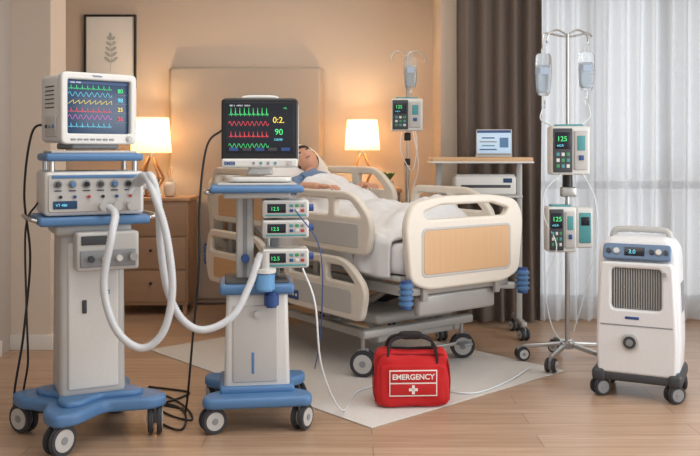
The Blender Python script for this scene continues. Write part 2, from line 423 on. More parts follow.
# ---------------- patient ----------------
pat=root('patient',BLOC,BANG)
SKIN=mat('skin',(210,160,134),.55); GOWN=mat('blue_hospital_gown',(104,134,172),.85,bump=.3,bscale=40); HAIR=mat('brown_hair',(62,48,42),.7,bump=.6,bscale=200)
def skinmesh(p,name,verts,edges,rootv,mats,sub=2,assign=None):
    me=bpy.data.meshes.new(name); me.from_pydata([v[:3] for v in verts],edges,[]); 
    o=bpy.data.objects.new(name,me); COL.objects.link(o)
    md=o.modifiers.new('sk','SKIN'); 
    if not me.skin_vertices: 
        bpy.context.view_layer.objects.active=o
    sv=me.skin_vertices[0].data if len(me.skin_vertices) else None
    if sv is None: return o
    for i,v in enumerate(verts):
        r=v[3]; sv[i].radius=(r,v[4] if len(v)>4 else r)
    sv[rootv].use_root=True
    s=o.modifiers.new('su','SUBSURF'); s.levels=sub; s.render_levels=sub
    bpy.context.view_layer.update()
    nm=bpy.data.meshes.new_from_object(o.evaluated_get(bpy.context.evaluated_depsgraph_get()))
    bpy.data.objects.remove(o); nm.materials.clear()
    for m in mats: nm.materials.append(m)
    if assign:
        for f in nm.polygons: f.material_index=assign(f.center)
    return fin(name,nm,mats[0],p,ang=180)
AW=Vector((-.17,1.20,1.05)); AF=Vector((.23,1.24,1.05))
bv=[(.05,1.26,.89,.11),(.05,1.42,.93,.12),(.05,1.57,1.0,.13),(.08,1.67,1.06,.085),(.12,1.74,1.11,.05),(.145,1.79,1.145,.05),
 (-.10,1.645,1.04,.066),(-.215,1.43,1.03,.05),tuple(AW)+(.03,),
 (.24,1.66,1.04,.066),(.32,1.45,1.0,.047),tuple(AF)+(.03,),
 (-.04,1.2,.88,.085),(-.06,.78,.87,.055),(-.05,.40,.84,.038),(-.06,.33,.88,.03),
 (.14,1.2,.88,.085),(.14,.78,.87,.055),(.12,.40,.84,.038),(.13,.33,.88,.03)]
be=[(0,1),(1,2),(2,3),(3,4),(4,5),(3,6),(6,7),(7,8),(3,9),(9,10),(10,11),(0,12),(12,13),(13,14),(14,15),(0,16),(16,17),(17,18),(18,19)]
def asg(c):
    if c.y>1.735: return 1
    for a,b2 in(((-.195,1.33,1.04),tuple(AW)),((.29,1.38,1.02),tuple(AF))):
        a=Vector(a);b2=Vector(b2);t=max(0,min(1,(c-a).dot(b2-a)/(b2-a).length_squared))
        if (c-(a+(b2-a)*t)).length<.05: return 1
    return 0
try:
    skinmesh(pat,'body',bv,be,0,[GOWN,SKIN],2,asg)
    for nm_,w,sg in(('hand_near',AW,1),('hand_far',AF,-1)):
        d=Vector((.35*sg*.6,-1,-.06)).normalized(); sd=Vector((-d.y,d.x,0))*sg*-1; up=Vector((0,0,1))
        P=lambda a,b2,c:tuple(w+d*a+sd*b2+up*c)
        hv=[P(0,0,0)+(.026,),P(.04,0,.004)+(.03,.018),P(.085,0,.004)+(.032,.014)]; he=[(0,1),(1,2)]
        skinmesh(pat,nm_,hv,he,0,[SKIN],2)
        for k,(off,ln) in enumerate(((-.03,.062),(-.01,.075),(.011,.07),(.031,.055))):
            fv=[P(.07,off*.8,.006)+(.009,),P(.09+ln*.3,off,.012)+(.009,),P(.09+ln*.7,off*1.05,.004)+(.008,),P(.09+ln,off*1.05,-.010)+(.007,)]
            skinmesh(pat,nm_+'_finger',fv,[(0,1),(1,2),(2,3)],0,[SKIN],1)
        tv=[P(.03,-.022,.0)+(.011,),P(.055,-.048,.0)+(.010,),P(.085,-.06,-.006)+(.009,)]
        skinmesh(pat,nm_+'_thumb',tv,[(0,1),(1,2)],0,[SKIN],1)
except Exception as e: print('skin fail',e)
head=bpy.data.objects.new('head',None); COL.objects.link(head); head.parent=pat; head.location=(.155,1.865,1.215)
head.rotation_euler=(Matrix.Rotation(D(-58),3,'X')@Matrix.Rotation(D(-32),3,'Z')).to_euler()
def hf(c):
    x,y,z=c
    if y<0:
        if abs(x)<.018 and -.035<z<.015: y-=.02*(1-abs(x)/.018)*(1-(z+.035)/.06)
        if z<-.03: x*=1-.9*(-.03-z)*3
        y*=.93
    else: y*=1.08
    if z<-.05 and y<0: y*=.95
    return Vector((x,y,z))
blob(head,'skull',(.155,.19,.23),(0,0,0),SKIN,1,1,nu=64,nv=44,fn=hf)
def hairf(c):
    x,y,z=c
    if y<-.02 and z<.055: 
        y=-.02+ (y+.02)*.1; x*=.97
    if z<-.06: z=-.06
    return Vector((x,y,z))
blob(head,'hair',(.180,.228,.26),(0,.010,.014),HAIR,1,1,nu=48,nv=30,fn=hairf)
for s in(-1,1):
    blob(head,'eye',(.026,.014,.011),(s*.03,-.081,.004),mat('eye_white',(235,230,225),.3),1,1,nu=14,nv=8)
    blob(head,'pupil',(.009,.006,.009),(s*.03,-.087,.004),BLACK,1,1,nu=10,nv=6)
    blob(head,'eyebrow',(.034,.01,.007),(s*.03,-.083,.022),HAIR,1,1,nu=14,nv=8)
    blob(head,'ear',(.016,.034,.055),(s*.082,.0,-.002),SKIN,1,1,nu=14,nv=10)
blob(head,'lips',(.042,.012,.012),(0,-.080,-.055),mat('lips',(180,110,100),.5),1,1,nu=16,nv=8)

# ---------------- patient monitors ----------------
def handle(p,pts,r,m,name='handle'): return sweep(p,name,pts,r,m,seg=10)
mon1=root('patient_monitor',(-1.19,3.94,1.302),42); mon1.scale=(.94,)*3
panel(mon1,'casing',rrect(0,.195,.37,.325,.03),[],.22,WHITE,'XZ',(0,.04,0),.018)
panel(mon1,'front_bezel',rrect(0,.195,.385,.34,.03),[rrect(.0,.203,.32,.255,.010)],.045,WHITE,'XZ',(0,-.085,0),.008)
box(mon1,'display',(.325,.01,.26),(0,-.080,.203),SCRB,.002)
box(mon1,'rear_pack',(.26,.06,.24),(0,.17,.19),OFFW,.02)
for k in range(6): box(mon1,'vent_slot',(.004,.10,.005),(-.186,.04,.20+k*.020),DGREY,0)
box(mon1,'side_module',(.012,.12,.10),(-.187,.02,.11),OFFW,.005)
for k in range(3): cyl(mon1,'side_port',.009,.012,(-.194,-.02+k*.04,.11),(BLUE,GREY,DGREY)[k],'X')
for k,(c,kd) in enumerate(((GRN,'ecg'),(CYA,'sin'),(YEL,'saw'),(RED,'ecg'),(MAG,'sin'),(CYA,'ecg'))):
    ribbon(mon1,'trace',ecg(-.15,.07,.288-k*.036,.02,kd,8),.0016,-.0865,c)
for k,(t,c) in enumerate((('80',GRN),('98',CYA),('25',YEL),('36',RED))):
    text(mon1,t,.028,(.10,-.087,.275-k*.045),c); box(mon1,'readout_rule',(.065,.001,.001),(.12,-.0865,.266-k*.045),GREY,0)
box(mon1,'status_bar',(.31,.002,.012),(0,-.0862,.318),DBLUE,0); text(mon1,'Adult  MON',.010,(-.14,-.089,.314),WLED)
for k in range(7): box(mon1,'soft_key',(.024,.006,.009),(-.135+k*.032,-.109,.048),GREY,.002)
cyl(mon1,'dial',.015,.02,(.15,-.112,.05),OFFW,'Y',bev=.004)
text(mon1,'VitaView',.014,(-.04,-.109,.345),DBLUE)
box(mon1,'grip',(.22,.05,.012),(0,.05,.360),OFFW,.005)
box(mon1,'foot_plate',(.24,.18,.03),(0,.03,.016),GREY,.01)

mon2=root('patient_monitor',(-.435,4.16,1.169),4); mon2.scale=(.95,)*3
panel(mon2,'casing',rrect(0,.225,.385,.35,.025),[],.05,BLACK,'XZ',(0,-.02,0),.010)
panel(mon2,'lower_bezel',rnd([(-.19,.05),(.19,.05),(.192,.095),(-.192,.095)],.012),[],.06,WHITE,'XZ',(0,-.022,0),.01)
panel(mon2,'rear_shell',rrect(0,.22,.392,.345,.035),[],.07,WHITE,'XZ',(0,.035,0),.02)
box(mon2,'display',(.345,.006,.255),(0,-.045,.25),SCR,.002)
for k,(c,kd,a) in enumerate(((GRN,'ecg',.035),(RED,'sin',.022),(RED,'ecg',.026),(GRN,'sin',.02))):
    ribbon(mon2,'trace',ecg(-.155,.045,.315-k*.055,a,kd,9),.0018,-.0495,c)
text(mon2,'0:2.',.042,(.065,-.050,.275),YEL); text(mon2,'90',.042,(.075,-.050,.215),GRN)
text(mon2,'120/80',.016,(.07,-.050,.185),CYA); text(mon2,'HR',.012,(.12,-.050,.345),GRN); text(mon2,'BED 2   ADULT   ECG II',.010,(-.15,-.050,.358),WLED)
for k in range(5): box(mon2,'menu_key',(.045,.002,.016),(-.13+k*.065,-.049,.142),(DBLUE,DGREY)[k%2],0)
text(mon2,'EMSB',.024,(-.178,-.054,.063),DBLUE,bold=.0008)
for k in range(4): cyl(mon2,'key',.007,.008,(-.03+k*.036,-.054,.072),TEAL if k%2 else GREY,'Y')
cyl(mon2,'dial',.013,.018,(.15,-.056,.072),OFFW,'Y')
handle(mon2,[(-.09,.03,.39),(-.07,.03,.408),(.07,.03,.408),(.09,.03,.39)],.009,WHITE)
box(mon2,'neck',(.14,.06,.07),(0,.03,.045),WHITE,.015,taper=(.7,1))
panel(mon2,'stand_foot',rrect(0,.02,.32,.19,.06),[],.024,WHITE,'XY',(0,0,-.010),.008)

# ---------------- ventilator cart ----------------
vc=root('ventilator_cart',(-1.20,3.96,0),26)
bs=bpy.data.objects.new('base_group',None); COL.objects.link(bs); bs.parent=vc; bs.rotation_euler=(0,0,D(15))
star=rnd([(-.27,-.25),(-.17,-.265),(0,-.17),(.17,-.265),(.27,-.25),(.275,-.14),(.2,0),(.275,.14),(.27,.25),(.17,.265),(0,.17),(-.17,.265),(-.27,.25),(-.275,.14),(-.2,0),(-.275,-.14)],.04)
panel(bs,'base',star,[],.055,BLUE,'XY',(0,0,.155),.016)
panel(bs,'base_top',rnd([(q[0]*.7,q[1]*.7) for q in star[::3]],.02),[],.03,BLUE,'XY',(0,0,.192),.012)
for x,y,a in((-1,-1,-75),(1,-1,-30),(-1,1,20),(1,1,60)): caster(bs,x*.225,y*.205,.068,a,.14)
box(vc,'column',(.29,.25,.77),(.0,.02,.58),OFFW,.025,taper=(.96,.96))
box(vc,'column_front',(.22,.02,.66),(0,-.105,.56),WHITE,.01)
box(vc,'column_slot',(.02,.01,.06),(-.04,-.117,.60),DGREY,.004); box(vc,'column_badge',(.04,.006,.02),(.05,-.117,.66),BLUE,.002)
box(vc,'lower_shelf',(.48,.37,.04),(0,0,.987),BLUE,.014)
box(vc,'column_collar',(.33,.29,.05),(0,.01,.945),OFFW,.015)
for s in(-1,1): handle(vc,[(s*.24,-.15,.99),(s*.275,-.12,1.0),(s*.275,.12,1.0),(s*.24,.15,.99)],.009,STEEL)
box(vc,'module_box',(.27,.14,.17),(.045,-.15,.855),OFFW,.012); box(vc,'module_front',(.24,.01,.075),(.045,-.222,.825),GREY,.006)
box(vc,'module_label',(.12,.006,.04),(-.01,-.222,.905),DGREY,.003)
for k in range(3): cyl(vc,'module_knob',.014,.03,(-.03+k*.06,-.235,.825),WHITE if k else DGREY,'Y')
cyl(vc,'gas_port',.018,.05,(.15,-.235,.83),STEEL,'Y')
box(vc,'ventilator_body',(.43,.33,.195),(0,.0,1.108),WHITE,.018)
panel(vc,'ventilator_fascia',rrect(0,1.11,.40,.165,.015),[],.012,OFFW,'XZ',(0,-.168,0),.004)
for i,x in enumerate((-.16,-.10,-.04,.02,.08,.14)):
    cyl(vc,'knob_ring',.018,.008,(x,-.176,1.15),GREY,'Y'); cyl(vc,'knob',.012,.03,(x,-.185,1.15),(DGREY,BLUE,BLACK)[i%3],'Y',r2=.010)
    cyl(vc,'small_knob',.007,.014,(x+.01,-.18,1.095),(BLACK,DBLUE,PLUM)[i%3],'Y')
    box(vc,'dial_label',(.03,.003,.005),(x,-.1755,1.122),DGREY,0)
box(vc,'gauge_screen',(.10,.006,.035),(-.13,-.176,1.06),SCRB,.002); text(vc,'VT 480',.016,(-.17,-.180,1.054),CYA)
box(vc,'fascia_strip',(.37,.006,.014),(0,-.175,1.183),BLUE,.002)
for k in range(3): cyl(vc,'hose_port',.02,.05,(.03+k*.06,-.19,1.05),OFFW,'Y')
cyl(vc,'side_port',.024,.06,(.225,-.08,1.14),OFFW,'X'); cyl(vc,'side_port',.024,.06,(.225,.03,1.10),OFFW,'X')
for x in(-.18,.18):
    for y in(-.12,.12): cyl(vc,'shelf_post',.012,.06,(x,y,1.225),STEEL)
box(vc,'upper_shelf',(.42,.35,.035),(0,0,1.268),BLUE,.013)
box(vc,'shelf_tray',(.37,.3,.012),(0,0,1.291),OFFW,.004)
# ---------------- equipment cart 2 ----------------
def pumpfront(p,x,y,z,w,h,scr=GRN,name='infusion_module'):
    box(p,name,(w,.15,h),(x,y,z),WHITE,.010)
    yf=y-.075
    box(p,'bezel',(w*.92,.006,h*.8),(x,yf-.001,z),OFFW,.003)
    box(p,'pump_screen',(w*.40,.006,h*.5),(x-w*.20,yf-.004,z+.004),SCR,.002)
    text(p,'12.5',h*.28,(x-w*.33,yf-.0085,z-h*.07),scr)
    box(p,'teal_strip',(w*.86,.006,h*.1),(x,yf-.003,z-h*.34),TEAL,.001)
    for i in range(3):
        for j in range(2): box(p,'pump_key',(w*.08,.006,h*.16),(x+w*(.12+.12*i),yf-.005,z+h*(.2-.28*j)),(TEAL,KEYG,GREY,DBLUE,WHITE,PLUM)[i+3*j],.002)
ec=root('equipment_cart',(-.455,4.18,0),8)
bo=rnd([(-.25,-.25),(.25,-.25),(.255,-.15),(.15,-.06),(.15,.06),(.255,.15),(.25,.25),(-.25,.25),(-.255,.15),(-.15,.06),(-.15,-.06),(-.255,-.15)],.05)
panel(ec,'base',bo,[],.05,BLUE,'XY',(0,0,.14),.016)
for x,y,a in((-1,-1,-70),(1,-1,-35),(-1,1,15),(1,1,40)): caster(ec,x*.205,y*.2,.060,a,.13)
box(ec,'cabinet',(.31,.28,.46),(0,0,.40),WHITE,.022,taper=(.93,.93))
box(ec,'cabinet_door',(.21,.012,.36),(-.01,-.136,.39),OFFW,.006,rot=(-1.3,0,0)); cyl(ec,'door_knob',.016,.03,(.0,-.145,.53),OFFW,'Y')
box(ec,'cabinet_logo',(.012,.006,.10),(-.02,-.144,.30),BLUE,.002)
box(ec,'cabinet_lid',(.35,.31,.05),(0,0,.645),BLUE,.018); box(ec,'lid_bin',(.3,.27,.03),(0,0,.67),DGREY,.01)
box(ec,'base_riser',(.35,.32,.04),(0,0,.175),BLUE,.015)
box(ec,'mast',(.085,.08,.46),(-.055,.02,.88),OFFW,.015); box(ec,'mast_strip',(.02,.006,.42),(-.055,-.022,.88),GREY,.002)
cyl(ec,'mast_knob',.02,.05,(-.055,-.04,.78),DBLUE,'Y')
cyl(ec,'side_pole',.013,.46,(.06,.03,.88),STEEL)
box(ec,'top_shelf',(.44,.32,.035),(0,0,1.115),BLUE,.014); box(ec,'top_shelf_pad',(.37,.27,.012),(0,0,1.138),OFFW,.004)
box(ec,'shelf_drawer',(.32,.22,.03),(0,0,1.085),OFFW,.01)
for z,h in((1.02,.085),(.925,.085),(.785,.09)):
    pumpfront(ec,.135,-.05,z,.22,h)
    cyl(ec,'clamp_knob',.018,.03,(.26,-.03,z),DBLUE,'X')
box(ec,'module_rail',(.05,.05,.40),(.09,.04,.88),GREY,.01)
handle(ec,[(-.2,-.10,1.10),(-.24,-.12,1.10),(-.24,.12,1.10),(-.2,.10,1.10)],.009,STEEL)
cyl(ec,'humidifier_cup',.045,.09,(.035,-.19,.69),mat('blue_clear_cup',(110,165,215),.2),bev=.01); cyl(ec,'humidifier_cap',.05,.02,(.035,-.19,.74),WHITE)
cyl(ec,'hose_elbow',.02,.08,(.035,-.19,.785),OFFW)
box(ec,'cup_bracket',(.03,.1,.02),(.035,-.14,.70),GREY,.004)
cyl(ec,'bottle',.035,.07,(.065,-.17,.60),DBLUE,bev=.01)

# breathing tubes
bt=root('breathing_tube')
sweep(bt,'hose_1',[(-1.0,3.98,1.14),(-.94,3.86,1.155),(-.872,3.76,1.187),(-.835,3.74,1.08),(-.826,3.76,.86),(-.80,3.78,.68),(-.74,3.80,.55),(-.649,3.83,.499),(-.53,3.88,.55),(-.46,3.94,.68),(-.425,3.98,.79),(-.412,3.99,.82)],.018,TUBE,seg=14,corr=.013)
sweep(bt,'hose_2',[(-1.05,3.75,1.05),(-1.01,3.70,1.02),(-1.006,3.63,.939),(-1.036,3.62,.727),(-.985,3.62,.545),(-.89,3.66,.457),(-.80,3.68,.52),(-.762,3.69,.70),(-.79,3.70,.9345),(-.845,3.72,1.1),(-.90,3.78,1.185),(-.97,3.87,1.15),(-1.0,3.88,1.10)],.018,TUBE,seg=14,corr=.013)

# ---------------- iv stands ----------------
BAGM=mat('iv_bag_clear',(232,238,242),.12,trans=.85,alpha=.55); FLU=mat('iv_fluid',(214,226,236),.15,trans=.6); LIQ=mat('iv_label',(170,188,210),.5)
def ivbag(p,x,y,ztop,w=.085,h=.17):
    def f(c):
        return Vector((c.x*(1-.25*max(0,-c.z/(h/2))**2),c.y*(1-.5*max(0,c.z/(h/2))),c.z))
    blob(p,'iv_bag',(w,.045,h),(x,y,ztop-h/2),BAGM,.35,.8,fn=f)
    def f2(c): return Vector((c.x*(1-.2*max(0,-c.z/(h*.33))**2),c.y,c.z))
    blob(p,'iv_fluid',(w*.86,.030,h*.66),(x,y,ztop-h*.60),FLU,.3,.8,fn=f2)
    box(p,'bag_label',(w*.5,.002,h*.16),(x,y-.0235,ztop-h*.42),LIQ,.0)
    for k in range(4): box(p,'volume_mark',(w*.18,.0015,.002),(x+w*.2,y-.0235,ztop-h*(.58+.08*k)),DBLUE,0)
    sweep(p,'bag_loop',[(x-.012,y,ztop-.005),(x-.01,y,ztop+.03),(x+.01,y,ztop+.03),(x+.012,y,ztop-.005)],.003,CLEAR,seg=6)
    cyl(p,'drip_port',.006,.03,(x,y,ztop-h-.012),CLEAR); cyl(p,'drip_chamber',.011,.05,(x,y,ztop-h-.05),BAGM)
def bigpump(p,x,y,z,w,h,mir=1):
    box(p,'infusion_pump',(w,.13,h),(x,y,z),WHITE,.014)
    yf=y-.065
    box(p,'pump_door',(w*.50,.012,h*.9),(x-mir*w*.22,yf-.004,z),DGREY,.006)
    box(p,'pump_screen',(w*.40,.004,h*.34),(x-mir*w*.22,yf-.012,z+h*.2),SCR,.002)
    text(p,'125',h*.14,(x-mir*w*.22-w*.16,yf-.015,z+h*.19),GRN); text(p,'mL/h',h*.07,(x-mir*w*.22-w*.16,yf-.015,z+h*.08),CYA)
    for i in range(3):
        for j in range(3): box(p,'pump_key',(w*.08,.006,h*.07),(x-mir*w*.22+(i-1)*w*.13,yf-.011,z-h*(.08+.12*j)),(TEAL,WHITE,KEYG)[(i+j)%3],.001)
    box(p,'pump_channel',(w*.34,.014,h*.8),(x+mir*w*.25,yf-.004,z),OFFW,.006); box(p,'channel_window',(w*.2,.006,h*.3),(x+mir*w*.25,yf-.012,z+h*.15),TEAL,.002)
    box(p,'channel_clip',(w*.12,.012,h*.1),(x+mir*w*.25,yf-.014,z-h*.15),DBLUE,.002); box(p,'top_grip',(w*.7,.08,.014),(x,y,z+h/2+.004),TEAL,.005)
    cyl(p,'pump_clamp',.018,.05,(x,y+.08,z),BLACK,'Y')
def ivstand(loc,rz,H,R):
    r=root('iv_stand',loc,rz)
    cyl(r,'lower_pole',.0145,H*.55,(0,0,.10+H*.275),STEEL); cyl(r,'upper_pole',.010,H*.42,(0,0,H-.21*H),STEEL)
    cyl(r,'height_collar',.022,.05,(0,0,.10+H*.55),BLACK)
    cyl(r,'hub',.045,.05,(0,0,.115),STEEL,bev=.01)
    for k in range(5):
        a=2*math.pi*k/5+.35; 
        strut(r,(.03*math.cos(a),.03*math.sin(a),.115),(R*math.cos(a),R*math.sin(a),.088),.026,STEEL,'leg')
        caster(r,R*math.cos(a),R*math.sin(a),.042,k*50,.09)
    for s in(-1,1):
        sweep(r,'hook',[(0,0,H-.01),(s*.06,0,H+.02),(s*.11,0,H),(s*.125,0,H-.04),(s*.12,0,H-.06)],.006,STEEL)
    return r
iv2=ivstand((1.32,5.22,.0075),0,2.0,.27)
sweep(iv2,'hanger_bar',[(-.15,0,1.90),(-.15,0,1.98),(-.12,0,2.0),(0,0,1.98),(.12,0,2.0),(.15,0,1.98)],.006,STEEL)
ivbag(iv2,-.145,0,1.88,.10,.26); ivbag(iv2,.115,0,1.89,.10,.24)
bigpump(iv2,-.01,-.06,1.29,.23,.29); bigpump(iv2,-.06,-.06,.82,.17,.27)
box(iv2,'pump_side_unit',(.10,.12,.24),(.075,-.055,.83),WHITE,.012); box(iv2,'side_unit_face',(.07,.012,.18),(.075,-.116,.83),TEAL,.006); box(iv2,'side_unit_screen',(.05,.006,.05),(.075,-.124,.87),SCR,.002)
cyl(iv2,'mount',.03,.09,(0,0,1.10),BLACK); box(iv2,'mount_block',(.09,.06,.06),(0,-.02,1.04),STEEL,.01)
for x,pts in((-.145,[(-.145,0,1.56),(-.17,-.03,1.48),(-.12,-.08,1.44)]),(.115,[(.115,0,1.60),(.13,-.03,1.5),(.06,-.08,1.44)])):
    sweep(iv2,'drip_line',pts,.004,CLEAR,seg=8)
sweep(iv2,'drip_line',[(-.07,-.13,1.15),(-.16,-.12,1.05),(-.17,-.12,.9),(-.10,-.14,.72),(-.16,-.12,.5),(-.12,-.1,.25),(-.03,-.05,.12)],.0035,CLEAR,seg=8)
sweep(iv2,'drip_line',[(.06,-.13,1.15),(.13,-.13,1.0),(.14,-.14,.75),(.08,-.1,.45),(.03,-.03,.2)],.0035,CLEAR,seg=8)

iv1=ivstand((.431,6.45,0),0,2.02,.2)
ivbag(iv1,.02,-.03,2.0,.10,.25)
bigpump(iv1,-.01,-.06,1.56,.23,.24)
sweep(iv1,'drip_line',[(.02,-.03,1.69),(.03,-.06,1.68)],.004,CLEAR,seg=8)
sweep(iv1,'drip_line',[(-.05,-.13,1.44),(-.06,-.14,1.3),(.02,-.14,1.15),(.06,-.13,1.3),(.05,-.13,1.44)],.004,CLEAR,seg=8)
sweep(iv1,'drip_line',[(.03,-.13,1.44),(.07,-.14,1.2),(.03,-.14,1.0),(0,-.1,.8)],.004,CLEAR,seg=8)
box(iv1,'pole_clamp',(.05,.05,.06),(0,0,1.40),BLACK,.01)

# ---------------- overbed table ----------------
OAK=woodmat('oak_furniture',(174,134,100),(192,152,116)); OAKL=woodmat('light_oak_top',(202,162,120),(216,178,136))
ob=root('overbed_table',(.905,6.03,0),0)
box(ob,'top',(.69,.34,.03),(0,0,1.235),OAKL,.008); box(ob,'top_rim',(.70,.35,.014),(0,0,1.216),WHITE,.005)
for s in(-1,1):
    box(ob,'column',(.045,.06,1.1),(s*.28,.02,.66),PAINTM,.01); box(ob,'foot',(.04,.38,.035),(s*.28,0,.11),PAINTM,.01)
    for y in(-.16,.16): caster(ob,s*.28,y,.042,20,.11)
box(ob,'crossbar',(.56,.03,.05),(0,.02,.35),PAINTM,.008)
box(ob,'lower_shelf',(.56,.28,.02),(0,.0,.98),PAINTM,.006)
pc=root('printer',(.93,6.0,.991),0)
box(pc,'body',(.42,.22,.13),(0,0,.065),WHITE,.015); box(pc,'slot',(.34,.01,.02),(0,-.108,.06),DGREY,.003); box(pc,'lid',(.40,.20,.014),(0,0,.134),OFFW,.005); box(pc,'panel',(.06,.004,.03),(.15,-.111,.10),SCRB,.001)
lp=root('laptop',(1.0,5.98,1.2505),-10)
LCD=mat('laptop_display',(176,200,222),.3,emit=.35)
box(lp,'keyboard_base',(.25,.16,.014),(0,0,.007),OFFW,.004); box(lp,'keyboard',(.22,.08,.003),(0,.015,.0155),DGREY,.001)
scr=bpy.data.objects.new('screen_group',None); COL.objects.link(scr); scr.parent=lp; scr.location=(0,.08,.012); scr.rotation_euler=(D(-12),0,0)
box(scr,'lid',(.25,.010,.185),(0,0,.095),OFFW,.004); box(scr,'display',(.235,.003,.165),(0,-.006,.097),LCD,.001)
box(scr,'window_bar',(.235,.002,.018),(0,-.0085,.170),DBLUE,0)
for k in range(4): box(scr,'display_row',(.12-.03*(k%2),.002,.008),(-.04,-.0085,.04+k*.028),(DBLUE,TEAL,GREY,DBLUE)[k],0)
box(scr,'display_chart',(.06,.002,.07),(.07,-.0085,.09),BLUE,0)

# ---------------- furniture ----------------
hb=root('upholstered_headboard',(-.875,7.22,0),0)
UPH=mat('headboard_fabric',(184,171,158),.9,bump=.4,bscale=350)
box(hb,'frame',(1.30,.05,1.98),(0,.03,1.0),UPH,.02)
box(hb,'cushion',(1.27,.06,1.95),(0,-.0,1.02),UPH,.028,seg=5)
def nstand(loc,w,d,h,nd):
    r=root('nightstand',loc)
    WN=woodmat('walnut_oak_drawer',(156,124,98),(170,138,110),(2,3,30))
    box(r,'carcass',(w,d,h-.11),(0,0,.08+(h-.11)/2),WN,.006); box(r,'top',(w+.03,d+.02,.03),(0,-.0,h-.015),OAK,.006)
    for s in(-1,1):
        for t in(-1,1): box(r,'leg',(.035,.035,.08),(s*(w/2-.03),t*(d/2-.03),.04),OAK,.004)
    dh=(h-.15)/nd
    for k in range(nd):
        box(r,'drawer_front',(w-.03,.018,dh-.015),(0,-d/2-.004,.10+dh*(k+.5)),WN,.005)
        cyl(r,'drawer_pull',.011,.022,(0,-d/2-.022,.10+dh*(k+.6)),BLACK,'Y')
    return r
nstand((-1.56,6.95,0),.58,.40,.925,3)
nstand((.22,7.02,0),.36,.40,.99,4)
SHADE=bpy.data.materials.new('lamp_shade_fabric'); SHADE.use_nodes=True
nt=SHADE.node_tree; b=nt.nodes['Principled BSDF']; b.inputs['Base Color'].default_value=lin((250,236,212)); b.inputs['Roughness'].default_value=.9
b.inputs['Emission Color'].default_value=lin((255,220,164)); b.inputs['Emission Strength'].default_value=.75
no=nt.nodes.new('ShaderNodeTexNoise'); no.inputs['Scale'].default_value=180; bp=nt.nodes.new('ShaderNodeBump'); bp.inputs['Strength'].default_value=.2
nt.links.new(no.outputs['Fac'],bp.inputs['Height']); nt.links.new(bp.outputs['Normal'],b.inputs['Normal'])
tl=nt.nodes.new('ShaderNodeBsdfTranslucent'); tl.inputs[0].default_value=lin((255,224,174)); ms=nt.nodes.new('ShaderNodeMixShader'); ms.inputs[0].default_value=.45
nt.links.new(b.outputs[0],ms.inputs[1]); nt.links.new(tl.outputs[0],ms.inputs[2]); nt.links.new(ms.outputs[0],nt.nodes['Material Output'].inputs[0])
def lamp(loc,sc=1):
    r=root('table_lamp',loc); r.scale=(sc,)*3
    LW=woodmat('lamp_wood',(160,112,68),(180,130,84),(30,30,3))
    for k in range(4):
        a=math.pi/4+k*math.pi/2; c,s_=math.cos(a),math.sin(a)
        strut(r,(.03*c,.03*s_,.012),(.105*c,.105*s_,.13),.015,LW,'leg'); strut(r,(.105*c,.105*s_,.13),(.02*c,.02*s_,.285),.015,LW,'leg')
        strut(r,(.105*c,.105*s_,.13),(-.105*s_,.105*c,.13),.010,LW,'ring_bar')
    cyl(r,'foot',.06,.014,(0,0,.007),LW); cyl(r,'neck',.014,.05,(0,0,.30),STEEL)
    bm=bmesh.new()
    n=40; ra,rb=.145,.125; z0,z1=.315,.565
    A=[bm.verts.new((ra*math.cos(2*math.pi*i/n),ra*math.sin(2*math.pi*i/n),z0)) for i in range(n)]
    B=[bm.verts.new((rb*math.cos(2*math.pi*i/n),rb*math.sin(2*math.pi*i/n),z1)) for i in range(n)]
    for i in range(n): bm.faces.new((A[i],A[(i+1)%n],B[(i+1)%n],B[i]))
    me=bpy.data.meshes.new('shade'); bm.to_mesh(me); bm.free(); fin('shade',me,SHADE,r,ang=60)
    blob(r,'bulb',(.06,.06,.08),(0,0,.36),mat('bulb_glow',(255,225,170),.5,emit=4),1,1)
    l=bpy.data.lights.new('lamp_light','POINT'); l.energy=10; l.color=(1,.70,.40); l.shadow_soft_size=.05
    lo=bpy.data.objects.new('lamp_light',l); COL.objects.link(lo); lo.parent=r; lo.location=(0,0,.45)
lamp((-1.60,6.92,.926),1.12)
lamp((.10,6.98,.991),.98)
dj=root('reed_diffuser',(-1.44,6.88,.9255)); JM=mat('frosted_jar',(226,214,198),.3)
blob(dj,'jar',(.10,.10,.12),(0,0,.06),JM,.6,1); cyl(dj,'neck',.02,.04,(0,0,.125),JM)
for k in range(4): strut(dj,(0,0,.12),(.03*math.cos(k*1.7),.03*math.sin(k*1.7),.23),.004,OAK,'reed')
pl=root('potted_plant',(.31,6.90,.9905)); cyl(pl,'pot',.032,.06,(0,0,.03),mat('terracotta_white',(220,210,200),.6),r2=.04)
LEAF=mat('leaf_green',(84,120,66),.5)
for k in range(16):
    a=k*2.4; t=.5+.4*random.random(); d=Vector((math.cos(a)*t,math.sin(a)*t,.9)).normalized()
    o=blob(pl,'leaf',(.028,.006,.08),tuple(Vector((0,0,.06))+d*.045),LEAF,1,1,nu=10,nv=8); o.rotation_euler=d.to_track_quat('Z','Y').to_euler()
fr=root('framed_picture',(-2.03,7.283,2.136))
panel(fr,'frame',rrect(0,0,.44,.62,.003),[rrect(0,0,.405,.585,.002)],.03,mat('frame_dark',(45,40,38),.4),'XZ',(0,0,0),.003)
box(fr,'mat_board',(.41,.008,.59),(0,.005,0),mat('paper_white',(238,237,234),.8),0)
LG=mat('leaf_print',(176,184,184),.8)
sweep(fr,'stem_print',[(.0,-.001,-.17),(.01,-.001,-.05),(0,-.001,.10)],.0022,LG,seg=6)
for k in range(5):
    for s in(-1,1):
        z=-.10+k*.045; L_=.070-.007*k
        blob(fr,'leaf_print_shape',(L_,.002,.026),(s*(L_*.42)+.006,-.001,z+.03),LG,1,1,rot=(0,-s*38,0),nu=16,nv=8)
